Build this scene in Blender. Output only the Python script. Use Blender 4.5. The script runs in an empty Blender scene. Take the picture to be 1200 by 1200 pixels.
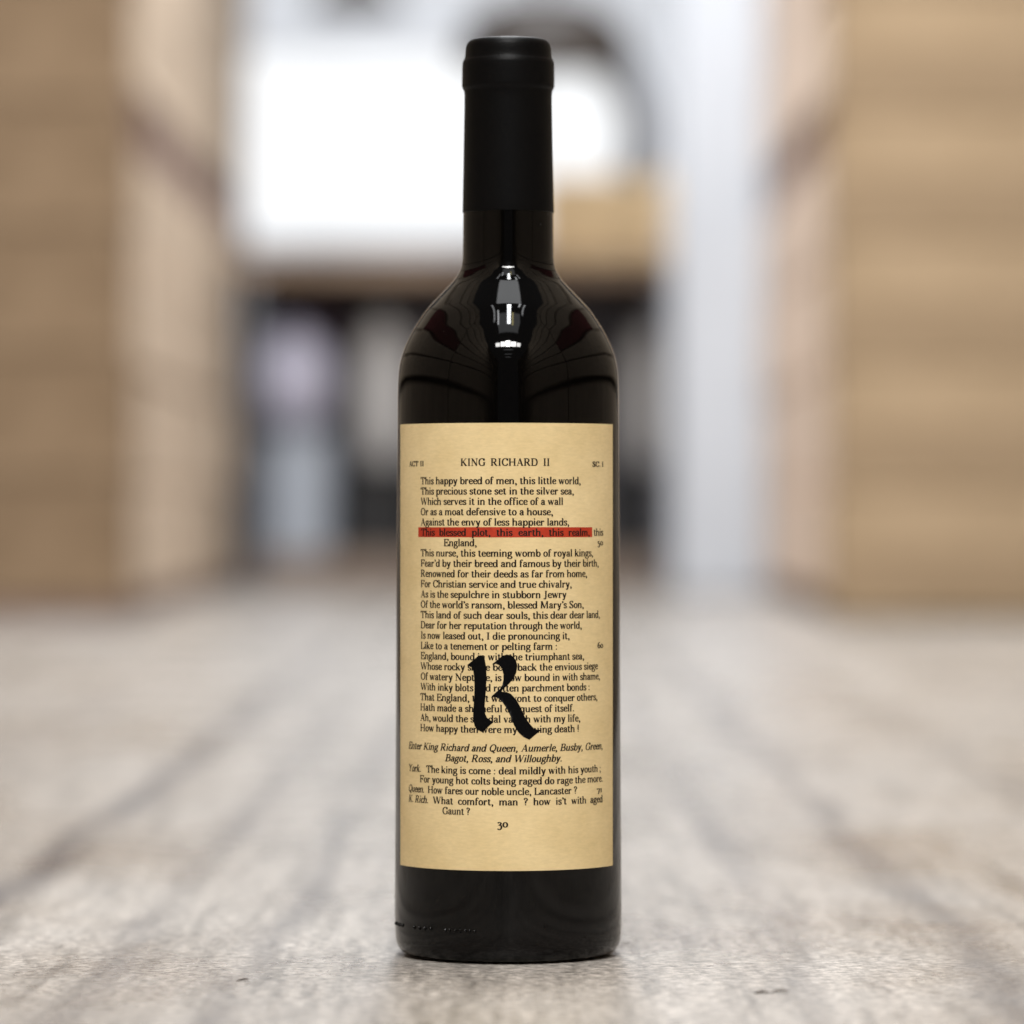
import bpy, bmesh, math, random
from mathutils import Vector
from mathutils.geometry import tessellate_polygon
C = bpy.context.scene
random.seed(7)

# ------------------------------------------------------------------ camera, world, lamps, exposure
D = 1.42                    # metres from the lens to the bottle's axis
S = 3610.0                  # reference pixels (of 1200) per metre at that distance
F = S * D
H = 0.1434                  # lens height above the floor
CX = 4.5 / S
cd = bpy.data.cameras.new('camera'); cam = bpy.data.objects.new('camera', cd); C.collection.objects.link(cam)
cam.location = (CX, -D, H); cam.rotation_euler = (math.radians(90), 0, 0)
cd.sensor_width = 36.0; cd.lens = 36.0 * F / 1200.0
cd.clip_start = 0.05; cd.clip_end = 200
cd.dof.use_dof = True; cd.dof.focus_distance = D - 0.043; cd.dof.aperture_fstop = 6.5
C.camera = cam
C.view_settings.view_transform = 'Standard'; C.view_settings.look = 'None'
C.view_settings.exposure = 0.0; C.view_settings.gamma = 1.0; C.view_settings.use_curve_mapping = False
C.render.engine = 'CYCLES'

w = bpy.data.worlds.new('World'); C.world = w; w.use_nodes = True
bg = w.node_tree.nodes['Background']
bg.inputs['Color'].default_value = (0.93, 0.96, 1.0, 1); bg.inputs['Strength'].default_value = 0.09

def lamp(name, loc, rot, sx, sy, power, col=(1, 1, 1)):
    l = bpy.data.lights.new(name, 'AREA'); l.shape = 'RECTANGLE'; l.size = sx; l.size_y = sy
    l.energy = power; l.color = col
    o = bpy.data.objects.new(name, l); C.collection.objects.link(o)
    o.location = loc; o.rotation_euler = [math.radians(a) for a in rot]
    return o
# fluorescent strips hanging over the aisle, and added fill lamps toward the far end
WHITE = (0.97, 0.985, 1.0)
lamp('ceiling_glow_lamp', (0.02, 0.10, 2.45), (0, 0, 0), 0.72, 0.46, 4.5, WHITE)  # broad dim lamp standing in for the lit white ceiling
lamp('ceiling_glow_lamp', (0.02, -1.20, 2.45), (0, 0, 0), 0.85, 0.75, 3.2, WHITE)  # second broad lamp in place of the lit ceiling, nearer the lens
lamp('ceiling_or_fill_lamp', (0.03, -0.62, 2.40), (0, 0, 0), 0.12, 0.80, 20, WHITE)
for sx, ly, py in ((-0.52, 0.70, -0.55), (0.50, 0.62, -0.50), (-0.38, 0.36, -0.85), (0.34, 0.34, -0.30)):
    lamp('ceiling_or_fill_lamp', (0.02 + sx, py, 2.40), (0, 0, 0), 0.05, ly, 0.8, WHITE)
lamp('ceiling_or_fill_lamp', (0.17, -0.95, 2.40), (0, 0, 0), 0.05, 0.32, 0.5, (1.0, 0.85, 0.30))
lamp('ceiling_or_fill_lamp', (0.03, 0.42, 2.40), (0, 0, 0), 1.15, 0.06, 3, WHITE)
lamp('ceiling_or_fill_lamp', (0.02, 0.80, 2.40), (0, 0, 0), 0.30, 0.30, 30, WHITE)
for py, pw in ((-2.75, 0.55), (-3.4, 0.5), (-4.1, 0.45)):
    lamp('ceiling_or_fill_lamp', (0.02, py, 2.40), (0, 0, 0), pw, 0.09, 0.35, WHITE)
lamp('ceiling_or_fill_lamp', (0.02, 2.6, 2.40), (22, 0, 0), 0.30, 1.4, 90, WHITE)  # added fill, tilted to brighten the bench, its box and the cartons
lamp('ceiling_or_fill_lamp', (0.02, 5.0, 2.30), (20, 0, 0), 0.40, 1.4, 64, (0.93, 0.965, 1.0))  # added cool fill aimed at the far wall and post
for px, pw, pp in ((0.0, 0.20, 27), (-0.24, 0.20, 12), (0.25, 0.22, 15), (-0.48, 0.20, 7), (0.49, 0.18, 6)):
    lamp('front_lamp', (px, -1.95 - 0.1 * abs(px), 2.2), (44, 0, 0), pw, 0.34 - 0.2 * abs(px), pp, (1.0, 0.98, 0.95))

# ------------------------------------------------------------------ helpers
def at(px, py, k):
    return Vector((CX + (px - 600) * k / S, -D + k * D, H - (py - 600) * k / S))
def gz(py):                 # k at which the floor shows at row py
    return H * S / (py - 600)

def link(name, me, parent=None):
    o = bpy.data.objects.new(name, me); C.collection.objects.link(o)
    if parent is not None: o.parent = parent
    return o
def obj(name, bm, mat, parent=None, smooth=False):
    me = bpy.data.meshes.new(name); bm.normal_update(); bm.to_mesh(me); bm.free()
    if smooth:
        for p in me.polygons: p.use_smooth = True
    me.materials.append(mat)
    return link(name, me, parent)
def tag(o, label=None, cat=None, group=None, kind=None):
    if label: o['label'] = label
    if cat: o['category'] = cat
    if group: o['group'] = group
    if kind: o['kind'] = kind
    return o
def empty(name, loc, label, cat, group=None):
    o = bpy.data.objects.new(name, None); C.collection.objects.link(o); o.location = loc; o.empty_display_size = 0.05
    return tag(o, label, cat, group)
def add_box(bm, x0, x1, y0, y1, z0, z1, bev=0.0):
    r = bmesh.ops.create_cube(bm, size=1.0)
    for v in r['verts']:
        v.co = Vector(((x0 + x1) / 2 + v.co.x * (x1 - x0), (y0 + y1) / 2 + v.co.y * (y1 - y0), (z0 + z1) / 2 + v.co.z * (z1 - z0)))
    if bev:
        es = list({e for v in r['verts'] for e in v.link_edges})
        bmesh.ops.bevel(bm, geom=es, offset=bev, segments=2, affect='EDGES')
def box(*a, **k):
    bm = bmesh.new(); add_box(bm, *a, **k); return bm
def lathe(prof, n=160, cx=0.0, cy=0.0, bm=None):
    bm = bm or bmesh.new(); rings = []
    for r, z in prof:
        if r < 1e-6: rings.append([bm.verts.new((cx, cy, z))])
        else: rings.append([bm.verts.new((cx + r * math.cos(2 * math.pi * i / n), cy + r * math.sin(2 * math.pi * i / n), z)) for i in range(n)])
    for a, b in zip(rings, rings[1:]):
        for i in range(n):
            j = (i + 1) % n
            if len(a) == 1: bm.faces.new((a[0], b[j], b[i]))
            elif len(b) == 1: bm.faces.new((a[i], a[j], b[0]))
            else: bm.faces.new((a[i], a[j], b[j], b[i]))
    bmesh.ops.recalc_face_normals(bm, faces=bm.faces[:])
    return bm
def tube(pts, r, n=14):
    bm = bmesh.new(); rings = []
    for i, p in enumerate(pts):
        t = (pts[min(i + 1, len(pts) - 1)] - pts[max(i - 1, 0)]).normalized()
        a = t.orthogonal().normalized() if i == 0 else (a - t * a.dot(t)).normalized()
        b = t.cross(a)
        rr = r[i] if isinstance(r, list) else r
        rings.append([bm.verts.new(p + (a * math.cos(2 * math.pi * k / n) + b * math.sin(2 * math.pi * k / n)) * rr) for k in range(n)])
    for a_, b_ in zip(rings, rings[1:]):
        for k in range(n): bm.faces.new((a_[k], a_[(k + 1) % n], b_[(k + 1) % n], b_[k]))
    bm.faces.new(rings[0][::-1]); bm.faces.new(rings[-1])
    bmesh.ops.recalc_face_normals(bm, faces=bm.faces[:])
    return bm
def spline(pts, n=8, closed=False):
    out = []; m = len(pts)
    P = (lambda i: pts[i % m]) if closed else (lambda i: pts[min(max(i, 0), m - 1)])
    for i in range(m if closed else m - 1):
        p0, p1, p2, p3 = P(i - 1), P(i), P(i + 1), P(i + 2)
        for s in range(n):
            t = s / n
            out.append(tuple(0.5 * (2 * b + (c - a) * t + (2 * a - 5 * b + 4 * c - d) * t * t + (3 * b - a - 3 * c + d) * t ** 3)
                             for a, b, c, d in zip(p0, p1, p2, p3)))
    out.append(tuple(pts[0] if closed else pts[-1]))
    return out

# ------------------------------------------------------------------ materials
def mat(name, col, rough=0.6, spec=0.5, metal=0.0):
    m = bpy.data.materials.new(name); m.use_nodes = True
    b = m.node_tree.nodes['Principled BSDF']
    b.inputs['Base Color'].default_value = (*col, 1); b.inputs['Roughness'].default_value = rough
    b.inputs['Specular IOR Level'].default_value = spec; b.inputs['Metallic'].default_value = metal
    return m
def nodes(m):
    return m.node_tree.nodes, m.node_tree.links, m.node_tree.nodes['Principled BSDF']
def coords(m, scale=(1, 1, 1), kind='Object'):
    N, L, B = nodes(m)
    tc = N.new('ShaderNodeTexCoord'); mp = N.new('ShaderNodeMapping'); mp.inputs['Scale'].default_value = scale
    L.new(tc.outputs[kind], mp.inputs['Vector']); return mp.outputs['Vector']
def noise(m, vec, scale, detail=4, rough=0.55, dist=0.0):
    N, L, B = nodes(m); n = N.new('ShaderNodeTexNoise')
    n.inputs['Scale'].default_value = scale; n.inputs['Detail'].default_value = detail
    n.inputs['Roughness'].default_value = rough; n.inputs['Distortion'].default_value = dist
    L.new(vec, n.inputs['Vector']); return n.outputs['Fac']
def ramp(m, fac, stops):
    N, L, B = nodes(m); r = N.new('ShaderNodeValToRGB'); e = r.color_ramp.elements
    while len(e) < len(stops): e.new(0.5)
    for el, (p, c) in zip(e, stops):
        el.position = p; el.color = (*c, 1) if len(c) == 3 else c
    L.new(fac, r.inputs['Fac']); return r.outputs['Color']
def mix(m, fac, a, b, mode='MIX'):
    N, L, B = nodes(m); x = N.new('ShaderNodeMix'); x.data_type = 'RGBA'; x.blend_type = mode
    if isinstance(fac, (int, float)): x.inputs[0].default_value = fac
    else: L.new(fac, x.inputs[0])
    for sock, v in ((x.inputs[6], a), (x.inputs[7], b)):
        if isinstance(v, tuple): sock.default_value = (*v, 1)
        else: L.new(v, sock)
    return x.outputs[2]
def bump(m, h, strength=0.3, dist=0.001):
    N, L, B = nodes(m); b = N.new('ShaderNodeBump'); b.inputs['Strength'].default_value = strength
    b.inputs['Distance'].default_value = dist; L.new(h, b.inputs['Height']); L.new(b.outputs['Normal'], B.inputs['Normal'])
def setcol(m, out): nodes(m)[1].new(out, nodes(m)[2].inputs['Base Color'])
def mathn(m, op, a, b=None):
    N, L, B = nodes(m); x = N.new('ShaderNodeMath'); x.operation = op
    for i, v in enumerate((a, b)):
        if v is None: continue
        if isinstance(v, (int, float)): x.inputs[i].default_value = v
        else: L.new(v, x.inputs[i])
    return x.outputs[0]

G3 = lambda v: (v, v, v)
# dark wine-filled glass with a little dust on it
glass = mat('dark_glass', (0.0012, 0.001, 0.0009), 0.025, 0.235)
nodes(glass)[2].inputs['IOR'].default_value = 1.52
v = coords(glass)
dust = ramp(glass, noise(glass, v, 900, 1, 0.5), [(0.755, G3(0)), (0.79, G3(1))])
patch = ramp(glass, noise(glass, v, 35, 3), [(0.52, G3(0)), (0.68, G3(1))])
df = mix(glass, 1.0, dust, patch, 'MULTIPLY')
sepz = nodes(glass)[0].new('ShaderNodeSeparateXYZ'); nodes(glass)[1].new(v, sepz.inputs[0])
df = mix(glass, 1.0, df, ramp(glass, mathn(glass, 'MULTIPLY', sepz.outputs[2], 3.0), [(0.52, G3(0)), (0.66, G3(1))]), 'MULTIPLY')
setcol(glass, mix(glass, df, (0.0012, 0.001, 0.0009), (0.16, 0.15, 0.14)))
nodes(glass)[1].new(mathn(glass, 'ADD', mathn(glass, 'MULTIPLY', df, 0.5), 0.03), nodes(glass)[2].inputs['Roughness'])
bump(glass, noise(glass, coords(glass, (1, 1, 0.4)), 28, 2), 0.10, 0.001)
foil = mat('matte_foil', (0.0018, 0.0018, 0.002), 0.42, 0.11)
bump(foil, noise(foil, coords(foil), 1600, 3), 0.25, 0.0003)
paper = mat('aged_paper', (0.75, 0.55, 0.26), 0.75, 0.2)
v = coords(paper)
fib = noise(paper, coords(paper, (1, 1, 3.5)), 420, 5, 0.65)
blot = noise(paper, v, 38, 4, 0.6)
c1 = ramp(paper, blot, [(0.3, (0.70, 0.535, 0.272)), (0.7, (0.82, 0.648, 0.36))])
c2 = ramp(paper, fib, [(0.3, G3(0.88)), (0.7, G3(1.0))])
setcol(paper, mix(paper, 1.0, c1, c2, 'MULTIPLY'))
bump(paper, fib, 0.2, 0.0002)
ink = mat('book_ink', (0.014, 0.009, 0.006), 0.7, 0.2)
red_ink = mat('red_highlight_ink', (0.50, 0.035, 0.014), 0.6, 0.3)
setcol(red_ink, ramp(red_ink, noise(red_ink, coords(red_ink), 300, 4), [(0.3, (0.38, 0.026, 0.008)), (0.7, (0.49, 0.044, 0.013))]))
emblem_ink = mat('raised_black_ink', (0.003, 0.003, 0.0035), 0.4, 0.06)

# ------------------------------------------------------------------ the setting: worn floor
def make_floor():
    m = mat('worn_floor', (0.36, 0.34, 0.32), 0.42, 0.5)
    N, L, B = nodes(m)
    tc = N.new('ShaderNodeTexCoord'); sep = N.new('ShaderNodeSeparateXYZ'); L.new(tc.outputs['Object'], sep.inputs[0])
    vec = coords(m)
    fine = noise(m, coords(m, (0.8, 0.9, 1)), 300, 9, 0.78, 0.4)
    mid = noise(m, coords(m, (1, 0.30, 1)), 80, 7, 0.7, 0.5)
    grain = noise(m, coords(m, (22, 1.1, 1)), 5, 7, 0.62, 0.25)
    blot = noise(m, coords(m, (9, 0.9, 1)), 1.7, 5, 0.55, 0.2)
    base = ramp(m, blot, [(0.28, (0.325, 0.295, 0.265)), (0.5, (0.385, 0.352, 0.318)), (0.72, (0.455, 0.42, 0.383))])
    g = ramp(m, grain, [(0.32, G3(0.50)), (0.5, G3(0.92)), (0.66, G3(1.06))])
    base = mix(m, 0.8, base, g, 'MULTIPLY')
    f = ramp(m, fine, [(0.34, G3(0.22)), (0.48, G3(0.90)), (0.62, G3(1.65))])
    base = mix(m, 1.0, base, f, 'MULTIPLY')
    f = ramp(m, mid, [(0.32, G3(0.8)), (0.48, G3(0.98)), (0.68, G3(1.14))])
    base = mix(m, 1.0, base, f, 'MULTIPLY')
    # long dark streaks running away along the boards
    wob = mathn(m, 'MULTIPLY', mathn(m, 'SUBTRACT', noise(m, coords(m, (1.2, 0.9, 1)), 2.2, 3), 0.5), 0.05)
    x = mathn(m, 'ADD', sep.outputs[0], wob)
    total = None
    for cx, wd, k in ((-0.188, 0.010, 1.35), (-0.125, 0.008, 0.8), (-0.078, 0.007, 0.85), (-0.035, 0.006, 0.5), (0.093, 0.009, 0.75), (0.150, 0.010, 0.95), (0.26, 0.014, 0.6), (-0.30, 0.014, 0.5), (0.42, 0.02, 0.5), (-0.46, 0.02, 0.6)):
        d = mathn(m, 'DIVIDE', mathn(m, 'ABSOLUTE', mathn(m, 'SUBTRACT', x, cx)), wd)
        gss = mathn(m, 'MULTIPLY', mathn(m, 'POWER', 2.718, mathn(m, 'MULTIPLY', mathn(m, 'MULTIPLY', d, d), -1.0)), k)
        total = gss if total is None else mathn(m, 'MAXIMUM', total, gss)
    brk = ramp(m, noise(m, coords(m, (9, 1.1, 1)), 2.6, 4), [(0.36, G3(0.2)), (0.56, G3(1))])
    streak = mathn(m, 'MULTIPLY', total, brk)
    base = mix(m, mathn(m, 'MULTIPLY', streak, 0.74), base, (0.13, 0.12, 0.12))
    L.new(base, B.inputs['Base Color'])
    rg = ramp(m, noise(m, coords(m, (1, 0.5, 1)), 7, 6, 0.65), [(0.34, G3(0.17)), (0.64, G3(0.42))])
    L.new(rg, B.inputs['Roughness'])
    hgt = mathn(m, 'ADD', mathn(m, 'MULTIPLY', fine, 0.5), mathn(m, 'MULTIPLY', mid, 1.3))
    bump(m, hgt, 0.32, 0.0012)
    bm = bmesh.new(); bmesh.ops.create_grid(bm, x_segments=2, y_segments=2, size=1)
    for vv in bm.verts: vv.co = Vector((vv.co.x * 6, vv.co.y * 8 + 3, 0))
    return tag(obj('floor', bm, m), 'pale worn grey floor with dark streaks running away under the bottle', 'floor', kind='structure')
make_floor()

# ------------------------------------------------------------------ background materials
def kraft(name, a, b, sc=9):
    m = mat(name, a, 0.92, 0.08)
    n1 = noise(m, coords(m, (1, 1, 2.2)), sc, 4, 0.6)
    c = ramp(m, n1, [(0.3, a), (0.7, b)])
    flute = noise(m, coords(m, (60, 60, 1.5)), 3, 3)
    c = mix(m, 0.35, c, ramp(m, flute, [(0.3, G3(0.75)), (0.7, G3(1.1))]), 'MULTIPLY')
    setcol(m, c); bump(m, flute, 0.1, 0.001)
    return m
kraft_dark = kraft('brown_cardboard', (0.205, 0.137, 0.082), (0.29, 0.20, 0.124))
kraft_olive = kraft('dull_brown_cardboard', (0.21, 0.175, 0.135), (0.32, 0.265, 0.205))
kraft_mid = kraft('tan_cardboard', (0.36, 0.255, 0.155), (0.45, 0.325, 0.205))
kraft_pale = kraft('pale_cardboard', (0.52, 0.42, 0.32), (0.65, 0.535, 0.42))
kraft_pink = kraft('pinkish_cardboard', (0.70, 0.565, 0.465), (0.82, 0.675, 0.565))
tape = mat('packing_tape', (0.55, 0.40, 0.24), 0.35, 0.5)
print_band = mat('printed_band', (0.32, 0.222, 0.132), 0.7, 0.3)
dark_wood = mat('dark_pallet_wood', (0.16, 0.09, 0.07), 0.8, 0.2)
setcol(dark_wood, ramp(dark_wood, noise(dark_wood, coords(dark_wood, (1, 12, 12)), 3, 4), [(0.3, (0.17, 0.115, 0.10)), (0.7, (0.30, 0.21, 0.18))]))
film = mat('wrap_film', (0.52, 0.44, 0.45), 0.3, 0.5)

ORD = ['lowest', 'second', 'third', 'fourth', 'fifth', 'sixth', 'seventh', 'eighth', 'ninth']
def carton_proto(sx, sy, sz, m, banded):
    r = empty('carton', (0, 0, 0), 'carton', 'carton')
    obj('box_body', box(-sx / 2, sx / 2, -sy / 2, sy / 2, 0.001, sz - 0.001, bev=0.004), m, r)
    bm = bmesh.new()
    add_box(bm, -0.03, 0.03, -sy / 2 - 0.0012, sy / 2 + 0.0012, sz - 0.045, sz + 0.0000)
    obj('tape_strip', bm, tape, r)
    if banded:
        bm = bmesh.new(); add_box(bm, -sx / 2 - 0.001, sx / 2 + 0.001, -sy / 2 - 0.0018, -sy / 2 + 0.01, sz * 0.12, sz * 0.5)
        obj('printed_band', bm, print_band, r)
    return r
def dup(root):
    r = root.copy(); C.collection.objects.link(r)
    for ch in list(root.children):
        c = ch.copy(); C.collection.objects.link(c); c.parent = r
    return r
class Maker:
    def __init__(self, *a): self.a = a; self.p = None
    def place(self, loc, label, group, rz=0):
        o = self.p = carton_proto(*self.a) if self.p is None else self.p
        if o.get('placed'): o = dup(self.p)
        o['placed'] = 1
        o.location = loc; o.rotation_euler = (0, 0, rz)
        o['label'] = label; o['category'] = 'carton'; o['group'] = group
        return o

def pallet(loc, sx, sy, sz, label):
    r = empty('pallet', loc, label, 'pallet', 'wooden pallets under and between the cartons')
    bm = bmesh.new(); n = 5
    for i in range(n):
        x0 = -sx / 2 + i * sx / n
        add_box(bm, x0 + 0.004, x0 + sx / n - 0.004, -sy / 2, sy / 2, sz * 0.8, sz)
    obj('deck', bm, dark_wood, r)
    for yy in (-sy / 2 + 0.051, 0, sy / 2 - 0.051) if sy > 0.3 else (-sy / 4, sy / 4):
        obj('bearer', box(-sx / 2 + 0.004, sx / 2 - 0.004, yy - 0.045, yy + 0.045, 0, sz * 0.8 - 0.001), dark_wood, r)
    return r

kL, kR = 4.08, 4.02
xl = at(150, 0, kL).x; xr = at(986, 0, kR).x
yl = -D + kL * D
# left and right: a near column of cartons facing the lens, then a palletised row going away
mk = Maker(0.60, 0.20, 0.166, kraft_dark, False)
for i in range(7):
    mk.place((xl - 0.305 - (0.004, 0.0, 0.006, 0.002, 0.005, 0, 0.003)[i], yl + 0.10, 0.022 + i * 0.166), f'brown carton facing the lens in the stack at the left edge, {ORD[i]} from the floor', 'cartons of the left stack')
obj_p = pallet((xl - 0.30, yl + 0.10, 0), 0.58, 0.19, 0.021, 'flat dark pallet under the brown cartons at the left edge')
mk = Maker(0.62, 0.16, 0.166, kraft_mid, True)
for i in range(8):
    mk.place((xr + 0.305 + (0.0, 0.004, 0.002, 0.0, 0.003, 0.001, 0.004, 0)[i], yl + 0.08, 0.006 + i * 0.166), f'tan carton facing the lens in the banded right stack, {ORD[i]} from the floor', 'cartons of the right stack')
mk = Maker(0.3, 0.62, 0.155, kraft_pale, False)
mkp = Maker(0.3, 0.62, 0.155, kraft_pink, False)
rows = ['first', 'second', 'third', 'fourth', 'fifth']
for side, M_, xx, y0, col in (('left', mk, xl - 0.158, yl + 0.20, 'pale'), ('right', mkp, xr + 0.158, yl + 0.17, 'pinkish')):
    for j in range(4):
        yy = y0 + 0.32 + j * 0.635
        pallet((xx, yy, 0), 0.30, 0.62, 0.03, f'low dark pallet on the floor, {rows[j]} back under the {side} row of {col} cartons')
        for i in range(4):
            M_.place((xx + random.uniform(-0.006, 0.004), yy, 0.03 + i * 0.1555), f'{col} carton, {rows[j]} back in the {side} row, {ORD[i]} layer below raised pallet', f'{col} cartons of the {side} row')
        pallet((xx, yy, 0.6535), 0.30, 0.62, 0.075, f'dark raised pallet {rows[j]} back between the {col} cartons of the {side} row')
        for i in range(3):
            M_.place((xx + random.uniform(-0.006, 0.004), yy, 0.7295 + i * 0.1555), f'{col} carton, {rows[j]} back in the {side} row, {ORD[i]} layer above raised pallet', f'{col} cartons of the {side} row')

# stacks on both sides of the bottle, seen only as its reflections
mkr = Maker(0.45, 1.475, 0.250, kraft('dark_red_cardboard', (0.07, 0.018, 0.019), (0.10, 0.024, 0.025)), False)
mkb = Maker(0.45, 1.475, 0.250, kraft_olive, False)
for side, sg in (('left', -1), ('right', 1)):
    for j in range(5):
        for i in range(8):
            red = j == 3 and i == 3
            (mkr if red else mkb).place((sg * (1.14 + 0.02 * ((i * 3 + j * 2) % 3)), -4.2 + j * 1.5, 0.001 + i * 0.276), ('dark red' if red else 'dull brown') + f' carton mirrored in the bottle shoulder, {side} row, {rows[j]} stack, {ORD[i]} layer', 'cartons mirrored in the bottle')

# ------------------------------------------------------------------ far end of the aisle
kB = 6.35
white_wall = mat('white_wall_paint', (0.80, 0.81, 0.84), 0.6, 0.3)
setcol(white_wall, ramp(white_wall, noise(white_wall, coords(white_wall), 2.2, 4), [(0.3, (0.78, 0.80, 0.84)), (0.7, (0.84, 0.86, 0.90))]))
p0 = at(120, -80, kB); p1 = at(1080, 0, kB)
tag(obj('wall', box(p0.x, p1.x, p0.y + 0.06, p0.y + 0.16, 0, p0.z + 0.3), white_wall), 'white wall closing the far end of the aisle behind the bottle', 'wall')
# bright window
win = empty('window', at(495, 165, kB), 'overexposed bright white window behind the neck of the bottle', 'window')
pane = bpy.data.materials.new('daylit_pane'); pane.use_nodes = True
B = pane.node_tree.nodes['Principled BSDF']; B.inputs['Emission Color'].default_value = (0.97, 0.985, 1, 1); B.inputs['Emission Strength'].default_value = 1.06
B.inputs['Base Color'].default_value = (0.04, 0.04, 0.04, 1)
a = at(236, 62, kB); b = at(735, 276, kB); wl = win.location
o = obj('pane', box(a.x - wl.x, b.x - wl.x, 0.035, 0.045, b.z - wl.z, a.z - wl.z), pane, win)
frame_m = mat('window_frame_paint', (0.74, 0.75, 0.78), 0.5)
bm = bmesh.new(); t = 0.03
add_box(bm, a.x - t - wl.x, a.x - wl.x, 0.02, 0.058, b.z - t - wl.z, a.z + t - wl.z)
add_box(bm, b.x - wl.x, b.x + t - wl.x, 0.02, 0.058, b.z - t - wl.z, a.z + t - wl.z)
add_box(bm, a.x - wl.x, b.x - wl.x, 0.02, 0.058, a.z - wl.z, a.z + t - wl.z)
add_box(bm, a.x - wl.x, b.x - wl.x, 0.02, 0.058, b.z - t - wl.z, b.z - wl.z)
obj('frame', bm, frame_m, win)
# pale post right of the window
pil = mat('pale_post_paint', (0.76, 0.78, 0.82), 0.55, 0.3)
setcol(pil, ramp(pil, noise(pil, coords(pil, (3, 3, 0.6)), 4, 4), [(0.3, (0.42, 0.435, 0.465)), (0.7, (0.49, 0.51, 0.545))]))
a = at(790, 0, 5.35); b = at(897, 0, 5.35)
tag(obj('post', box(a.x, b.x, a.y, a.y + 0.2, 0, 1.5, bev=0.01), pil), 'pale blue-white post between the bench and the pinkish cartons', 'post')
# hoop and fixture in front of the window
hoop_m = mat('grey_hoop_paint', (0.22, 0.225, 0.245), 0.5)
pts = [at(632 + 118 * math.cos(math.radians(t)), 158 - 118 * math.sin(math.radians(t)), 5.5) for t in range(-25, 118, 6)]
tag(obj('hoop', tube(pts, 0.034), hoop_m, smooth=True), 'grey curved hoop against the window, right of the bottle cap', 'hoop')
fx = mat('dark_fixture_metal', (0.05, 0.042, 0.038), 0.5)
f0 = at(638, 48, 5.4)
r = empty('hanging_lamp_shade', f0, 'dark hanging shade just right of the top of the bottle cap', 'shade')
obj('shade', lathe([(0.0, 0.07), (0.08, 0.07), (0.14, 0.03), (0.158, -0.042), (0.148, -0.042), (0.0, 0.0)], 40), fx, r, True)
obj('stem', lathe([(0.0, 0.071), (0.008, 0.071), (0.008, 0.6), (0, 0.6)], 16), fx, r, True)
f0 = at(418, -2, 5.4)
r = empty('hanging_lamp_shade', f0, 'dark shade cut by the top edge of the photo, left of the bottle cap', 'shade')
obj('shade', lathe([(0.0, 0.035), (0.03, 0.035), (0.07, 0.012), (0.08, -0.02), (0.075, -0.02), (0.0, 0.0)], 40), fx, r, True)
obj('stem', lathe([(0.0, 0.034), (0.008, 0.034), (0.008, 0.6), (0, 0.6)], 16), fx, r, True)

# bench with a dark underside
kF = 5.7
a = at(290, 302, kF); b = at(786, 322, kF)
yb0, yb1 = a.y, a.y + 0.42
bench = empty('bench', (0, yb0, 0), 'long bench with a dark open underside beneath the window', 'bench')
bench_top = mat('bench_top_wood', (0.26, 0.17, 0.105), 0.55)
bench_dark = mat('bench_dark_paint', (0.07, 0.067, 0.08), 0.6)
plinth_m = mat('bench_plinth_wood', (0.17, 0.125, 0.095), 0.7)
obj('bench_top', box(a.x - 0.02, b.x + 0.0, -0.02, 0.42, b.z, a.z), bench_top, bench)
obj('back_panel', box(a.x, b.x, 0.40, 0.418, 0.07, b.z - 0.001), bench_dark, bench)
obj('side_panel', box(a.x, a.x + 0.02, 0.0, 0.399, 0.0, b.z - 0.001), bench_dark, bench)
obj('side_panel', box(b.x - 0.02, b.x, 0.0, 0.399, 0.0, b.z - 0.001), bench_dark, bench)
obj('bottom_shelf', box(a.x + 0.021, b.x - 0.021, 0.0, 0.399, 0.0, 0.068), plinth_m, bench)
# cardboard tray on the bench
a2 = at(630, 203, kF); b2 = at(784, 301, kF)
tr = empty('cardboard_tray', ((a2.x + b2.x) / 2, yb0 + 0.16, a.z + 0.001), 'tan cardboard box standing on the bench right of the bottle neck', 'box')
wd = (b2.x - a2.x) / 2; ht = a2.z - b2.z
tray_m = kraft('orange_cardboard', (0.80, 0.59, 0.34), (0.88, 0.67, 0.42))
obj('box_body', box(-wd, wd, -0.12, 0.14, 0, ht, bev=0.004), tray_m, tr)
obj('flap', box(-wd, wd, -0.128, -0.1215, ht * 0.55, ht - 0.002), tray_m, tr)
# things on the bottom shelf
zs = 0.0695
def prof_scaled(r, h, pr): return [(r * x, h * z) for x, z in pr]
lil = mat('lilac_plastic', (0.46, 0.44, 0.53), 0.45)
blu = mat('blue_grey_plastic', (0.38, 0.41, 0.46), 0.45)
gre = mat('grey_sack_cloth', (0.42, 0.40, 0.385), 0.8)
blk = mat('black_plastic', (0.012, 0.012, 0.013), 0.5)
plum = mat('plum_cloth', (0.10, 0.055, 0.09), 0.8)
PX = kF / S
def drum(name, px, ptop, pbot, hw, m, label, cat, ball=False, dy=0.12):
    c = at(px, 0, kF); zt = at(0, ptop, kF).z; zb = max(at(0, pbot, kF).z, zs); r = hw * PX; h = zt - zb
    o = empty(name, (c.x, yb0 + dy, zb), label, cat)
    if ball: pr = [(0.0, 0), (0.55, 0.0), (0.8, 0.12), (0.98, 0.35), (1, 0.55), (0.9, 0.78), (0.62, 0.94), (0.3, 0.985), (0.0, 1)]
    else: pr = [(0, 0), (0.9, 0), (0.93, 0.02), (0.99, 0.9), (1.04, 0.92), (1.04, 0.97), (1.0, 0.985), (0.0, 0.99)]
    obj('vessel', lathe(prof_scaled(r, h, spline(pr, 4)), 48), m, o, True)
    obj('lid', lathe([(0, h + 0.001), (r * 0.4, h + 0.001), (r * 0.4, h + 0.012), (0, h + 0.014)], 32), m, o, True)
    return o
bucket = drum('bucket', 345, 505, 672, 44, blu, 'blue-grey bucket under the bench, left of the bottle, below the lilac jar', 'bucket')
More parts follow.
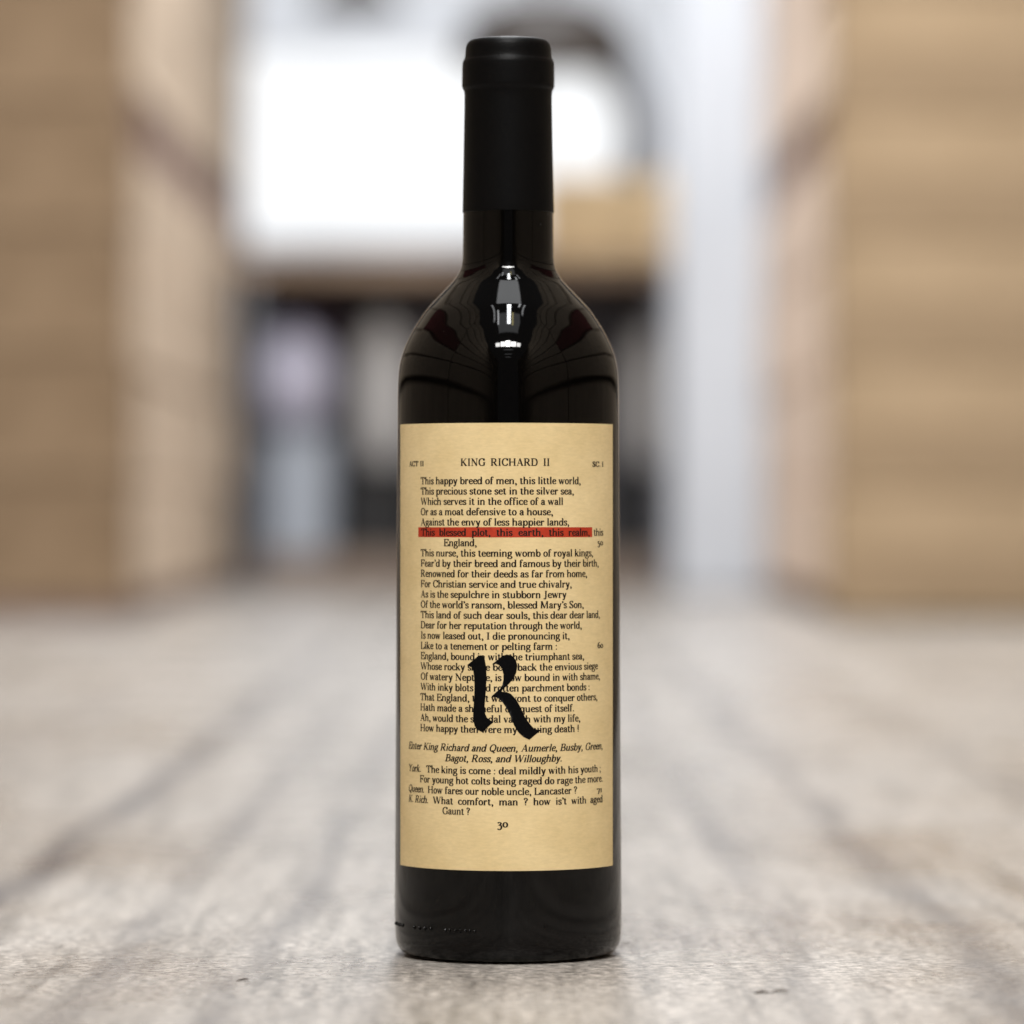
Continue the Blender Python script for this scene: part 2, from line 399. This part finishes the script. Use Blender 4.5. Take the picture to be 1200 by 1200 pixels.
zb = bucket.location.z
ztop = at(0, 505, kF).z + 0.014
o = drum('round_jar', 341, 398, 505, 46, lil, 'pale lilac round jar on top of the blue-grey bucket', 'jar', True)
o.location.z = ztop + 0.001
# an upright pale sack, a black bin beneath it
o = drum('bin', 440, 552, 672, 58, blk, 'black bin under the bench close to the left side of the bottle', 'bin', dy=0.16)
o = drum('sack', 447, 372, 546, 34, gre, 'light grey upright sack standing on the black bin left of the bottle', 'sack', True, dy=0.16)
drum('bin', 750, 552, 668, 40, blk, 'black bin under the bench close to the right side of the bottle', 'bin', dy=0.14)
drum('sack', 765, 385, 546, 30, gre, 'grey sack standing on the black bin right of the bottle', 'sack', True, dy=0.14)
o = tag(obj('cloth_bundle', lathe(prof_scaled(42 * PX, 55 * PX, spline([(0, 0), (0.8, 0.0), (1, 0.3), (0.9, 0.7), (0.4, 0.98), (0, 1)], 4)), 40), plum, smooth=True), 'dark plum bundle tucked behind the lilac jar under the bench', 'bundle')
o.location = (at(350, 0, kF).x, yb0 + 0.34, at(0, 400, kF).z)

# ------------------------------------------------------------------ the bottle
bottle = empty('wine_bottle', (0, 0, 0), 'full dark wine bottle with black capsule and aged page label standing on the floor', 'bottle')
zy = lambda y: H - (y - 600) / S
body = [(1118, 0), (1118.3, 100), (1118, 112), (1116.5, 119), (1112, 126), (1104, 130.6), (1094, 132.3), (1070, 133), (1000, 132.6), (800, 131.5), (600, 130.2), (500, 129.6), (455, 129.3), (430, 127.6), (411, 122.6), (392, 114.0), (380, 107.0), (365, 97.0), (355, 88.2), (342, 75.8), (330, 64.5), (322, 59), (315, 55.6), (306, 53.6), (290, 53), (250, 52.6), (200, 51.8), (110, 50), (70, 49.5), (52, 48), (49, 0)]
bodyR = [(zy(y), hw / S) for y, hw in body]
def Rbody(z):
    pr = [(zz, r) for zz, r in bodyR[2:-1]]
    for (z0, r0), (z1, r1) in zip(pr, pr[1:]):
        if z0 <= z <= z1: return r0 + (r1 - r0) * (z - z0) / (z1 - z0 + 1e-12)
    return 0.036
sm = spline([(hw / S, zy(y)) for y, hw in body[1:-1]], 5)
prof = [(0, zy(1118) + 0.002)] + [(max(r, 0.0005), z) for r, z in sm] + [(0, zy(49))]
z0 = min(z for r, z in prof)
prof = [(r, max(z - z0 * 1.0, 0.0002)) for r, z in prof] if abs(z0) > 0.0015 else [(r, max(z, 0.0002)) for r, z in prof]
obj('glass_body', lathe(prof, 192), glass, bottle, True)
cap = [(249.5, 52.6), (249.3, 53.4), (248, 53.5), (200, 52.6), (130, 51.4), (112, 51.2), (107, 51.8), (103.5, 53.6), (101, 54.2), (97, 54.2), (80, 54.0), (75, 53.8), (72, 53.0), (69.5, 51.4), (66, 50.8), (58, 50.2), (54, 49.6), (50.5, 48.0), (48, 45.5), (46.8, 42), (46.5, 30), (46.5, 0)]
cp = []
for (y0, w0), (y1, w1) in zip(cap, cap[1:]):
    for s in range(3): cp.append(((w0 + (w1 - w0) * s / 3) / S, zy(y0 + (y1 - y0) * s / 3)))
cp.append((0, zy(46.5)))
obj('capsule', lathe(cp, 160), foil, bottle, True)

# pixel -> angle on the label's cylinder (so the page can be laid out in real arc lengths)
def theta(px, z, off=0.0002):
    R = Rbody(z) + off; th = 0.0
    for _ in range(30):
        th = math.asin(max(-0.999, min(0.999, (CX + (px - 600) * (D - R * math.cos(th)) / F) / R)))
    return th
def zfront(py): return H - (py - 600) * (D - 0.0362) / F
def onlabel(th, z, off):
    R = Rbody(z) + off
    return Vector((R * math.sin(th), -R * math.cos(th), z))
LT = 0.00012
zt, zb_ = zfront(495.5), zfront(1020.5)
bm = bmesh.new(); n, mrow = 72, 40; outer = []; inner = []
for j in range(mrow + 1):
    z = zb_ + (zt - zb_) * j / mrow
    a0, a1 = theta(468.9, z), theta(718.3, z)
    outer.append([bm.verts.new(onlabel(a0 + (a1 - a0) * i / n, z, LT)) for i in range(n + 1)])
    inner.append([bm.verts.new(onlabel(a0 + (a1 - a0) * i / n, z, 0.00001)) for i in range(n + 1)])
for j in range(mrow):
    for i in range(n):
        bm.faces.new((outer[j][i], outer[j][i + 1], outer[j + 1][i + 1], outer[j + 1][i]))
nv = lambda v: bm.verts.new(v.co)
def rim(seq_o, seq_i):
    ro, ri = [nv(v) for v in seq_o], [nv(v) for v in seq_i]
    for q in range(len(ro) - 1): bm.faces.new((ro[q], ro[q + 1], ri[q + 1], ri[q]))
for q in (0, n): rim([outer[j][q] for j in range(mrow + 1)], [inner[j][q] for j in range(mrow + 1)])
for q in (0, mrow): rim(outer[q], inner[q])
label = obj('label', bm, paper, bottle)
for p in label.data.polygons: p.use_smooth = True

# ------------------------------------------------------------------ a hand-drawn old-style book face
# strokes: 'S' spline, 'L' line (width follows direction), 'T' thick line, 'H' hair line, 'O' closed oval cx cy rx ry,
# 'Z' serif cx y half, 'D' dot cx cy r
TH, TN = 150, 68
GL = {}
def g(ch, adv, *st): GL[ch] = (adv, st)
SF = lambda x, hw=88: ('Z', x, 22, hw)
g('a', 455, ('S', 95, 365, 150, 445, 235, 458, 320, 400, 325, 280, 325, 110, 350, 35, 440, 45), ('D', 105, 360, 55), ('S', 325, 285, 190, 245, 85, 170, 90, 70, 180, 25, 270, 55, 325, 120))
g('b', 510, ('T', 105, 715, 105, 20), ('H', 20, 700, 105, 700), ('O', 285, 235, 160, 222))
g('c', 430, ('S', 375, 375, 310, 445, 240, 458, 130, 400, 80, 240, 135, 80, 250, 25, 340, 50, 405, 120), ('D', 360, 370, 52))
g('d', 525, ('T', 405, 715, 405, 20), ('H', 315, 700, 405, 700), ('O', 225, 235, 160, 222), ('H', 405, 25, 490, 25))
g('e', 440, ('H', 85, 265, 385, 265), ('S', 380, 265, 360, 390, 245, 458, 130, 400, 80, 240, 135, 80, 250, 25, 340, 50, 405, 120))
g('f', 330, ('S', 125, 20, 125, 300, 125, 520, 150, 650, 235, 700, 310, 670), ('D', 315, 650, 52), ('H', 30, 455, 280, 455), SF(125, 105))
g('g', 480, ('O', 215, 305, 135, 150), ('S', 140, 185, 95, 130, 110, 80, 220, 60, 340, 45, 415, -40, 370, -150, 220, -200, 70, -150, 60, -60, 150, 20), ('S', 310, 420, 370, 465, 440, 455), ('D', 435, 440, 42))
g('h', 545, ('T', 105, 715, 105, 10), ('H', 20, 700, 105, 700), ('S', 105, 310, 180, 410, 280, 458, 385, 410, 410, 300, 410, 150, 410, 10), SF(105), SF(410))
g('i', 260, ('T', 125, 470, 125, 10), ('H', 40, 455, 125, 455), SF(125), ('D', 120, 645, 68))
g('k', 520, ('T', 105, 715, 105, 10), ('H', 20, 700, 105, 700), ('H', 105, 190, 380, 450), ('T', 225, 290, 420, 15), ('Z', 390, 455, 80), SF(105), SF(425, 85))
g('l', 260, ('T', 125, 715, 125, 10), ('H', 40, 700, 125, 700), SF(125))
g('m', 815, ('T', 110, 470, 110, 10), ('H', 25, 455, 110, 455), ('S', 110, 310, 180, 410, 275, 458, 370, 410, 395, 300, 395, 10), ('S', 395, 310, 465, 410, 560, 458, 655, 410, 680, 300, 680, 10), SF(110), SF(395, 80), SF(680))
g('n', 545, ('T', 110, 470, 110, 10), ('H', 25, 455, 110, 455), ('S', 110, 310, 180, 410, 280, 458, 385, 410, 410, 300, 410, 10), SF(110), SF(410))
g('o', 480, ('O', 240, 240, 165, 220))
g('p', 525, ('T', 115, 470, 115, -205), ('H', 30, 455, 115, 455), ('O', 295, 240, 160, 220), ('Z', 115, -200, 95))
g('q', 520, ('O', 225, 240, 160, 220), ('T', 405, 470, 405, -205), ('Z', 405, -200, 95))
g('r', 400, ('T', 115, 470, 115, 10), ('H', 30, 455, 115, 455), ('S', 115, 290, 190, 410, 280, 455, 345, 430), ('D', 330, 405, 62), SF(115, 95))
g('s', 385, ('S', 320, 375, 270, 445, 195, 458, 95, 410, 90, 320, 190, 255, 300, 190, 305, 80, 210, 22, 120, 35, 65, 110), ('H', 325, 460, 318, 330), ('H', 60, 20, 68, 150), ('L', 120, 300, 290, 190))
g('t', 335, ('S', 135, 590, 135, 400, 135, 150, 150, 60, 215, 22, 300, 70), ('H', 35, 455, 270, 455), ('L', 60, 470, 135, 560))
g('u', 545, ('S', 110, 460, 110, 200, 130, 70, 220, 25, 330, 70, 400, 160), ('T', 405, 470, 405, 20), ('H', 25, 455, 110, 455), ('H', 320, 455, 405, 455), ('H', 405, 25, 485, 25))
g('v', 480, ('T', 85, 460, 235, 20), ('H', 240, 10, 385, 460), ('Z', 85, 455, 85), ('Z', 385, 455, 75))
g('w', 690, ('T', 80, 460, 210, 20), ('H', 215, 10, 340, 455), ('T', 335, 460, 465, 20), ('H', 470, 10, 600, 460), ('Z', 80, 455, 80), ('Z', 335, 455, 75), ('Z', 600, 455, 70))
g('y', 490, ('T', 90, 460, 250, 20), ('S', 400, 460, 290, 120, 230, -80, 160, -180, 90, -175), ('D', 95, -150, 52), ('Z', 90, 455, 85), ('Z', 400, 455, 75))
CS = lambda x, hw=110: ('Z', x, 22, hw)
CT = lambda x, hw=110: ('Z', x, 678, hw)
g('A', 730, ('H', 130, 20, 355, 690), ('T', 355, 690, 590, 20), ('H', 205, 240, 505, 240), CS(130, 95), CS(590, 115))
g('B', 650, ('T', 155, 690, 155, 10), ('S', 155, 678, 330, 678, 470, 620, 470, 440, 330, 365, 155, 362), ('S', 330, 362, 530, 300, 530, 90, 330, 22, 155, 22), CT(130), CS(130))
g('C', 680, ('S', 590, 500, 500, 660, 370, 685, 180, 600, 95, 350, 180, 100, 370, 15, 520, 60, 610, 200), ('T', 600, 690, 595, 480))
g('D', 740, ('T', 155, 690, 155, 10), ('S', 155, 678, 330, 678, 540, 610, 630, 350, 540, 90, 330, 22, 155, 22), CT(130), CS(130))
g('E', 640, ('T', 155, 690, 155, 10), ('H', 50, 678, 560, 678), ('H', 50, 22, 580, 22), ('H', 155, 360, 420, 360), ('L', 555, 690, 555, 530), ('L', 575, 10, 590, 190), ('L', 420, 270, 420, 450))
g('F', 600, ('T', 155, 690, 155, 10), ('H', 50, 678, 550, 678), ('H', 155, 350, 410, 350), ('L', 545, 690, 545, 530), ('L', 410, 260, 410, 440), CS(155, 120))
g('G', 740, ('S', 590, 500, 500, 660, 370, 685, 180, 600, 95, 350, 180, 100, 370, 15, 520, 50, 600, 120), ('T', 605, 690, 600, 490), ('T', 610, 300, 610, 40), ('Z', 610, 310, 115))
g('H', 780, ('T', 155, 690, 155, 10), ('T', 620, 690, 620, 10), ('H', 155, 355, 620, 355), CS(155), CT(155), CS(620), CT(620))
g('I', 370, ('T', 185, 690, 185, 10), CS(185, 125), CT(185, 125))
g('J', 430, ('S', 250, 680, 250, 300, 240, 60, 180, -80, 70, -90), ('D', 75, -60, 60), CT(250, 120))
g('K', 740, ('T', 155, 690, 155, 10), ('H', 155, 250, 570, 680), ('T', 290, 400, 600, 15), CS(155), CT(155), CT(570, 100), CS(610, 105))
g('L', 600, ('T', 155, 690, 155, 10), ('H', 50, 22, 545, 22), ('L', 540, 10, 560, 210), CT(155, 115))
g('M', 900, ('L', 130, 20, 165, 690), ('H', 130, 20, 165, 690), ('T', 170, 690, 440, 30), ('H', 440, 20, 700, 690), ('T', 715, 690, 735, 10), CS(130, 95), CS(735, 110), ('Z', 150, 678, 90), CT(725, 100))
g('N', 770, ('H', 150, 20, 150, 690), ('T', 150, 690, 620, 20), ('H', 620, 10, 620, 690), CS(150, 100), CT(130, 90), CT(620, 100))
g('O', 740, ('O', 370, 350, 270, 335))
g('Q', 740, ('O', 370, 350, 270, 335), ('T', 340, 120, 480, -20), ('L', 480, -20, 560, -130), ('H', 560, -130, 680, -100))
g('R', 720, ('T', 155, 690, 155, 10), ('S', 155, 678, 340, 678, 500, 610, 500, 420, 340, 345, 155, 345), ('T', 340, 345, 570, 30), ('H', 560, 22, 690, 22), CT(130), CS(155, 115))
g('S', 540, ('S', 440, 540, 370, 660, 270, 685, 120, 610, 120, 480, 270, 370, 430, 250, 420, 90, 270, 15, 140, 45, 75, 170), ('H', 450, 690, 440, 510), ('H', 65, 10, 75, 200), ('T', 150, 440, 400, 260))
g('T', 680, ('T', 340, 690, 340, 10), ('H', 70, 678, 610, 678), ('L', 75, 690, 75, 510), ('L', 605, 690, 605, 510), CS(340, 130))
g('W', 1000, ('T', 90, 690, 300, 20), ('H', 305, 10, 500, 680), ('T', 490, 690, 690, 20), ('H', 695, 10, 890, 690), CT(90, 95), CT(490, 95), CT(890, 85))
g('Y', 700, ('T', 100, 690, 340, 330), ('H', 345, 320, 580, 690), ('T', 345, 350, 345, 10), CT(100, 100), CT(580, 90), CS(345, 120))
g(',', 240, ('D', 110, 55, 68), ('S', 150, 50, 150, -40, 85, -120))
g('.', 240, ('D', 115, 55, 68))
g(':', 260, ('D', 120, 55, 66), ('D', 120, 400, 66))
g(';', 260, ('D', 120, 400, 66), ('D', 115, 55, 66), ('S', 155, 50, 155, -40, 90, -120))
g('!', 280, ('D', 130, 55, 66), ('T', 130, 700, 130, 400), ('L', 130, 430, 130, 190))
g('?', 430, ('D', 195, 55, 66), ('S', 80, 560, 120, 670, 220, 690, 340, 620, 330, 500, 230, 400, 195, 300, 195, 180), ('D', 95, 560, 52))
g("'", 210, ('D', 100, 660, 62), ('S', 138, 655, 138, 570, 75, 500))
g('0', 480, ('O', 240, 240, 165, 212))
g('1', 330, ('T', 165, 470, 165, 10), ('H', 75, 455, 165, 455), SF(165, 100))
g('3', 440, ('S', 80, 380, 140, 450, 220, 458, 320, 390, 300, 280, 180, 210, 310, 180, 370, 60, 320, -120, 190, -200, 70, -150), ('D', 85, -130, 52))
g('5', 440, ('H', 120, 455, 350, 465), ('L', 120, 455, 105, 220), ('S', 105, 220, 220, 250, 340, 180, 350, 0, 260, -170, 80, -190), ('D', 95, -160, 52))
g('6', 470, ('S', 390, 690, 220, 620, 100, 430, 90, 220, 150, 60, 240, 22, 350, 70, 390, 215, 330, 360, 220, 385, 110, 300))
g('7', 430, ('H', 60, 440, 380, 440), ('T', 375, 440, 190, -190), ('L', 65, 460, 60, 340))
SPACE = 250

def stroke(st, wt=1.0):
    """one pen stroke -> list of (left, right) ribbon pairs in font units"""
    k, a = st[0], st[1:]
    if k == 'Z':
        x, y, hw = a; d = 28 * wt
        return [((x - hw, y - d), (x - hw, y + d)), ((x + hw, y - d), (x + hw, y + d))]
    if k == 'D':
        x, y, r = a
        return [((x - r, y), (x - r, y))] + [((x - r * math.cos(t), y - r * math.sin(t)), (x - r * math.cos(t), y + r * math.sin(t))) for t in (0.5, 1.05, 1.57, 2.09, 2.64)] + [((x + r, y), (x + r, y))]
    if k == 'O':
        cx, cy, rx, ry = a
        pts = [(cx + rx * math.cos(2 * math.pi * i / 24), cy + ry * math.sin(2 * math.pi * i / 24)) for i in range(25)]
    else:
        raw = [(a[i], a[i + 1]) for i in range(0, len(a), 2)]
        pts = spline(raw, 4) if k == 'S' else [raw[0], tuple((p + q) / 2 for p, q in zip(*raw)), raw[1]]
    out = []; m = len(pts)
    for i, p in enumerate(pts):
        if k == 'O': q0, q1 = pts[(i - 1) % 24], pts[(i + 1) % 24]
        else: q0, q1 = pts[max(i - 1, 0)], pts[min(i + 1, m - 1)]
        dx, dy = q1[0] - q0[0], q1[1] - q0[1]; ln = math.hypot(dx, dy) or 1
        s = abs(dy) / ln
        wd = wt * (TH if k == 'T' else TN if k == 'H' else TN + (TH - TN) * s ** 1.4)
        nx, ny = -dy / ln * wd / 2, dx / ln * wd / 2
        out.append(((p[0] + nx, p[1] + ny), (p[0] - nx, p[1] - ny)))
    return out
STROKES = {c: [stroke(s) for s in st] for c, (adv, st) in GL.items()}

UNIT = 8.4 / 700 / (F / (D - 0.0362))       # metres per font unit
text_bm = bmesh.new()
def put_text(s, x0, x1, yb, size=1.0, italic=False, space=1.0, off=0.00005, boldw=1.0):
    z = zfront(yb); R = Rbody(z) + LT
    u0, u1 = theta(x0, z) * R, theta(x1, z) * R
    words = s.split(' ')
    ital = 0.90 if italic else 1.0
    nat = sum(GL[c][0] for c in s if c != ' ') * ital
    nsp = s.count(' ')
    un = UNIT * size
    total = (u1 - u0) / un
    # side bearings at both ends do not count
    total += 60
    hs = total / (nat + nsp * SPACE * space)
    pen = -30 * hs
    for ch in s:
        if ch == ' ': pen += SPACE * space * hs; continue
        for rib in (STROKES[ch] if size > 0.9 else [stroke(q, 1.25 if size < 0.75 else 1.05) for q in GL[ch][1]]):
            prev = None
            for pl, pr in rib:
                pair = []
                for (x, y) in (pl, pr):
                    xx = x * ital + (0.22 * (y - 200) if italic else 0)
                    th = (u0 + (pen + xx * hs) * un) / R
                    pair.append(text_bm.verts.new(onlabel(th, z + y * un, LT + off)))
                if prev: text_bm.faces.new((prev[0], prev[1], pair[1], pair[0]))
                prev = pair
        pen += GL[ch][0] * ital * hs
    return hs
X = lambda v: v / 4 + 440
lines = [
 ("This happy breed of men, this little world,", 212, 962), ("This precious stone set in the silver sea,", 212, 930),
 ("Which serves it in the office of a wall", 213, 880), ("Or as a moat defensive to a house,", 212, 832),
 ("Against the envy of less happier lands,", 212, 908), None, None,
 ("This nurse, this teeming womb of royal kings,", 212, 1020), ("Fear'd by their breed and famous by their birth,", 212, 1046),
 ("Renowned for their deeds as far from home,", 212, 992), ("For Christian service and true chivalry,", 212, 920),
 ("As is the sepulchre in stubborn Jewry", 212, 895), ("Of the world's ransom, blessed Mary's Son,", 212, 976),
 ("This land of such dear souls, this dear dear land,", 212, 1052), ("Dear for her reputation through the world,", 212, 967),
 ("Is now leased out, I die pronouncing it,", 212, 910), ("Like to a tenement or pelting farm :", 212, 853),
 ("England, bound in with the triumphant sea,", 212, 978), ("Whose rocky shore beats back the envious siege", 212, 1042),
 ("Of watery Neptune, is now bound in with shame,", 212, 1052), ("With inky blots and rotten parchment bonds :", 212, 1005),
 ("That England, that was wont to conquer others,", 210, 1040), ("Hath made a shameful conquest of itself.", 210, 932),
 ("Ah, would the scandal vanish with my life,", 210, 960), ("How happy then were my ensuing death !", 210, 955)]
HS = []
for i, ln in enumerate(lines):
    if ln: HS.append(round(put_text(ln[0], X(ln[1]), X(ln[2]), 567.3 + 12.15 * i), 2))
put_text("KING RICHARD II", X(399), X(817), 545.8, 1.03, space=2.0)
put_text("ACT II", X(158), X(226), 545.8, 0.72, space=1.4)
put_text("SC. I", X(1018), X(1069), 546.4, 0.72, space=1.0)
put_text("This blessed plot, this earth, this realm,", X(214), X(1004), 567.3 + 12.15 * 5, space=2.1)
put_text("this", X(1024), X(1067), 567.3 + 12.15 * 5)
put_text("England,", X(320), X(474), 567.3 + 12.15 * 6)
put_text("50", X(1042), X(1067), 639.5, 0.85)
put_text("60", X(1042), X(1067), 761.2, 0.85)
I = True
put_text("Enter King Richard and Queen, Aumerle, Busby, Green,", X(156), X(1066), 880.8, italic=I)
put_text("Bagot, Ross, and Willoughby.", X(328), X(876), 893.2, italic=I)
put_text("York.", X(156), X(213), 907.4, italic=I)
put_text("The king is come : deal mildly with his youth ;", X(238), X(1057), 907.4)
put_text("For young hot colts being raged do rage the more.", X(208), X(1066), 919.4)
put_text("Queen.", X(156), X(229), 931.6, italic=I)
put_text("How fares our noble uncle, Lancaster ?", X(245), X(945), 931.6)
put_text("71", X(1040), X(1063), 931.8, 0.85)
put_text("K. Rich.", X(156), X(248), 943.7, italic=I)
put_text("What comfort, man ? how is't with aged", X(270), X(1065), 943.7, space=2.0)
put_text("Gaunt ?", X(314), X(442), 955.5)
put_text("30", X(571), X(621), 969.6, 1.08)
print('line fit', HS)
obj('printed_text', text_bm, ink, label)

def skin_patch(name, poly, step, m, off):
    """a printed patch lying on the label: polygon in reference pixels -> page surface"""
    bm = bmesh.new()
    vs = [bm.verts.new((p[0], 0, p[1])) for p in poly]
    for t in tessellate_polygon([[Vector((p[0], p[1], 0)) for p in poly]]):
        try: bm.faces.new([vs[i] for i in t])
        except ValueError: pass
    x0, x1 = min(p[0] for p in poly), max(p[0] for p in poly)
    x = x0 + step
    while x < x1:
        bmesh.ops.bisect_plane(bm, geom=bm.verts[:] + bm.edges[:] + bm.faces[:], plane_co=(x, 0, 0), plane_no=(1, 0, 0))
        x += step
    for v in bm.verts:
        z = zfront(v.co.z); v.co = onlabel(theta(v.co.x, z), z, LT + off)
    bmesh.ops.recalc_face_normals(bm, faces=bm.faces[:])
    for f in bm.faces:
        c = f.calc_center_median()
        if f.normal.x * c.x + f.normal.y * c.y < 0: f.normal_flip()
    o = obj(name, bm, m, label, True)
    return o
rb = [(490, 618), (593, 617.7), (694.2, 618), (694.2, 629.6), (593, 629.8), (490, 629.6)]
skin_patch('red_highlight', rb, 2.5, red_ink, 0.00002)
E = lambda pts: [(520 + x / 8, 740 + y / 8) for x, y in pts]
stem = [(218, 318), (275, 272), (330, 225), (368, 232), (385, 270), (398, 330), (401, 420), (398, 520), (390, 620), (383, 700), (388, 770), (405, 808), (430, 828), (463, 852), (415, 895), (365, 945), (320, 925), (292, 890), (278, 840), (275, 780), (280, 700), (287, 600), (288, 500), (285, 420), (275, 360), (255, 330)]
leg = [(452, 308), (500, 270), (545, 232), (590, 215), (640, 228), (675, 265), (690, 320), (680, 385), (655, 440), (610, 490), (560, 535), (541, 553), (545, 565), (590, 568), (630, 585), (680, 640), (720, 710), (760, 800), (800, 860), (840, 905), (875, 922), (914, 924), (870, 960), (803, 1015), (750, 990), (700, 945), (660, 880), (630, 800), (590, 720), (550, 660), (510, 625), (480, 612), (454, 618), (450, 605), (490, 570), (525, 540), (550, 500), (560, 450), (560, 400), (545, 345), (520, 315), (490, 303)]
skin_patch('emblem_stroke', E(stem), 2.5, emblem_ink, 0.00009)
skin_patch('emblem_stroke', E(leg), 2.5, emblem_ink, 0.00009)

# raised moulding marks low on the glass
bm = bmesh.new()
for px, pw in ((465, 2.2), (468.5, 2.4), (472, 2.4), (486, 2), (492, 2), (498, 2.6), (505, 2.6), (522, 3), (527, 2.6), (533, 3.2), (539, 3.0), (545, 3.2), (550, 2.6), (556, 3.2)):
    z = zfront(1092); th = theta(px, z, 0)
    c = onlabel(th, z, -0.0001)
    r = bmesh.ops.create_icosphere(bm, subdivisions=2, radius=1.0)
    for v in r['verts']:
        p = v.co * 0.5
        t = Vector((math.cos(th), math.sin(th), 0)); nrm = Vector((math.sin(th), -math.cos(th), 0))
        v.co = c + t * p.x * pw / S * 1.5 + nrm * p.y * 0.0018 + Vector((0, 0, p.z * 0.0014))
obj('moulded_mark', bm, glass, bottle, True)

# ------------------------------------------------------------------ small debris on the floor
spl_m = mat('splinter_wood', (0.17, 0.15, 0.135), 0.7)
def splinter(px, py, L, W, bend, label, m=spl_m):
    k = gz(py); c = at(px, py, k)
    pts = [c + Vector(((t - 0.5) * L, 0.004 * math.sin(t * 3), 0.0006 + bend * (t ** 2) * L)) for t in [i / 10 for i in range(11)]]
    tag(obj('splinter', tube(pts, [0.0001 + W * math.sin(math.pi * (0.06 + 0.88 * i / 10)) for i in range(11)], 8), m, smooth=True), label, 'splinter', 'splinters on the floor')
splinter(284, 1151.5, 0.0038, 0.0003, 0.10, 'tiny curled dark splinter on the floor left of the bottle')
splinter(893, 1166, 0.0045, 0.0004, 0.03, 'short dark chip in the floor right of the bottle, near the bottom edge')
splinter(914, 1165, 0.0052, 0.0003, 0.06, 'thin raised chip beside the short dark chip right of the bottle')
splinter(733, 1108.5, 0.0030, 0.00015, 0.05, 'hair-thin sliver touching the floor at the right of the bottle base')
for o in bpy.data.objects:
    if 'placed' in o: del o['placed']
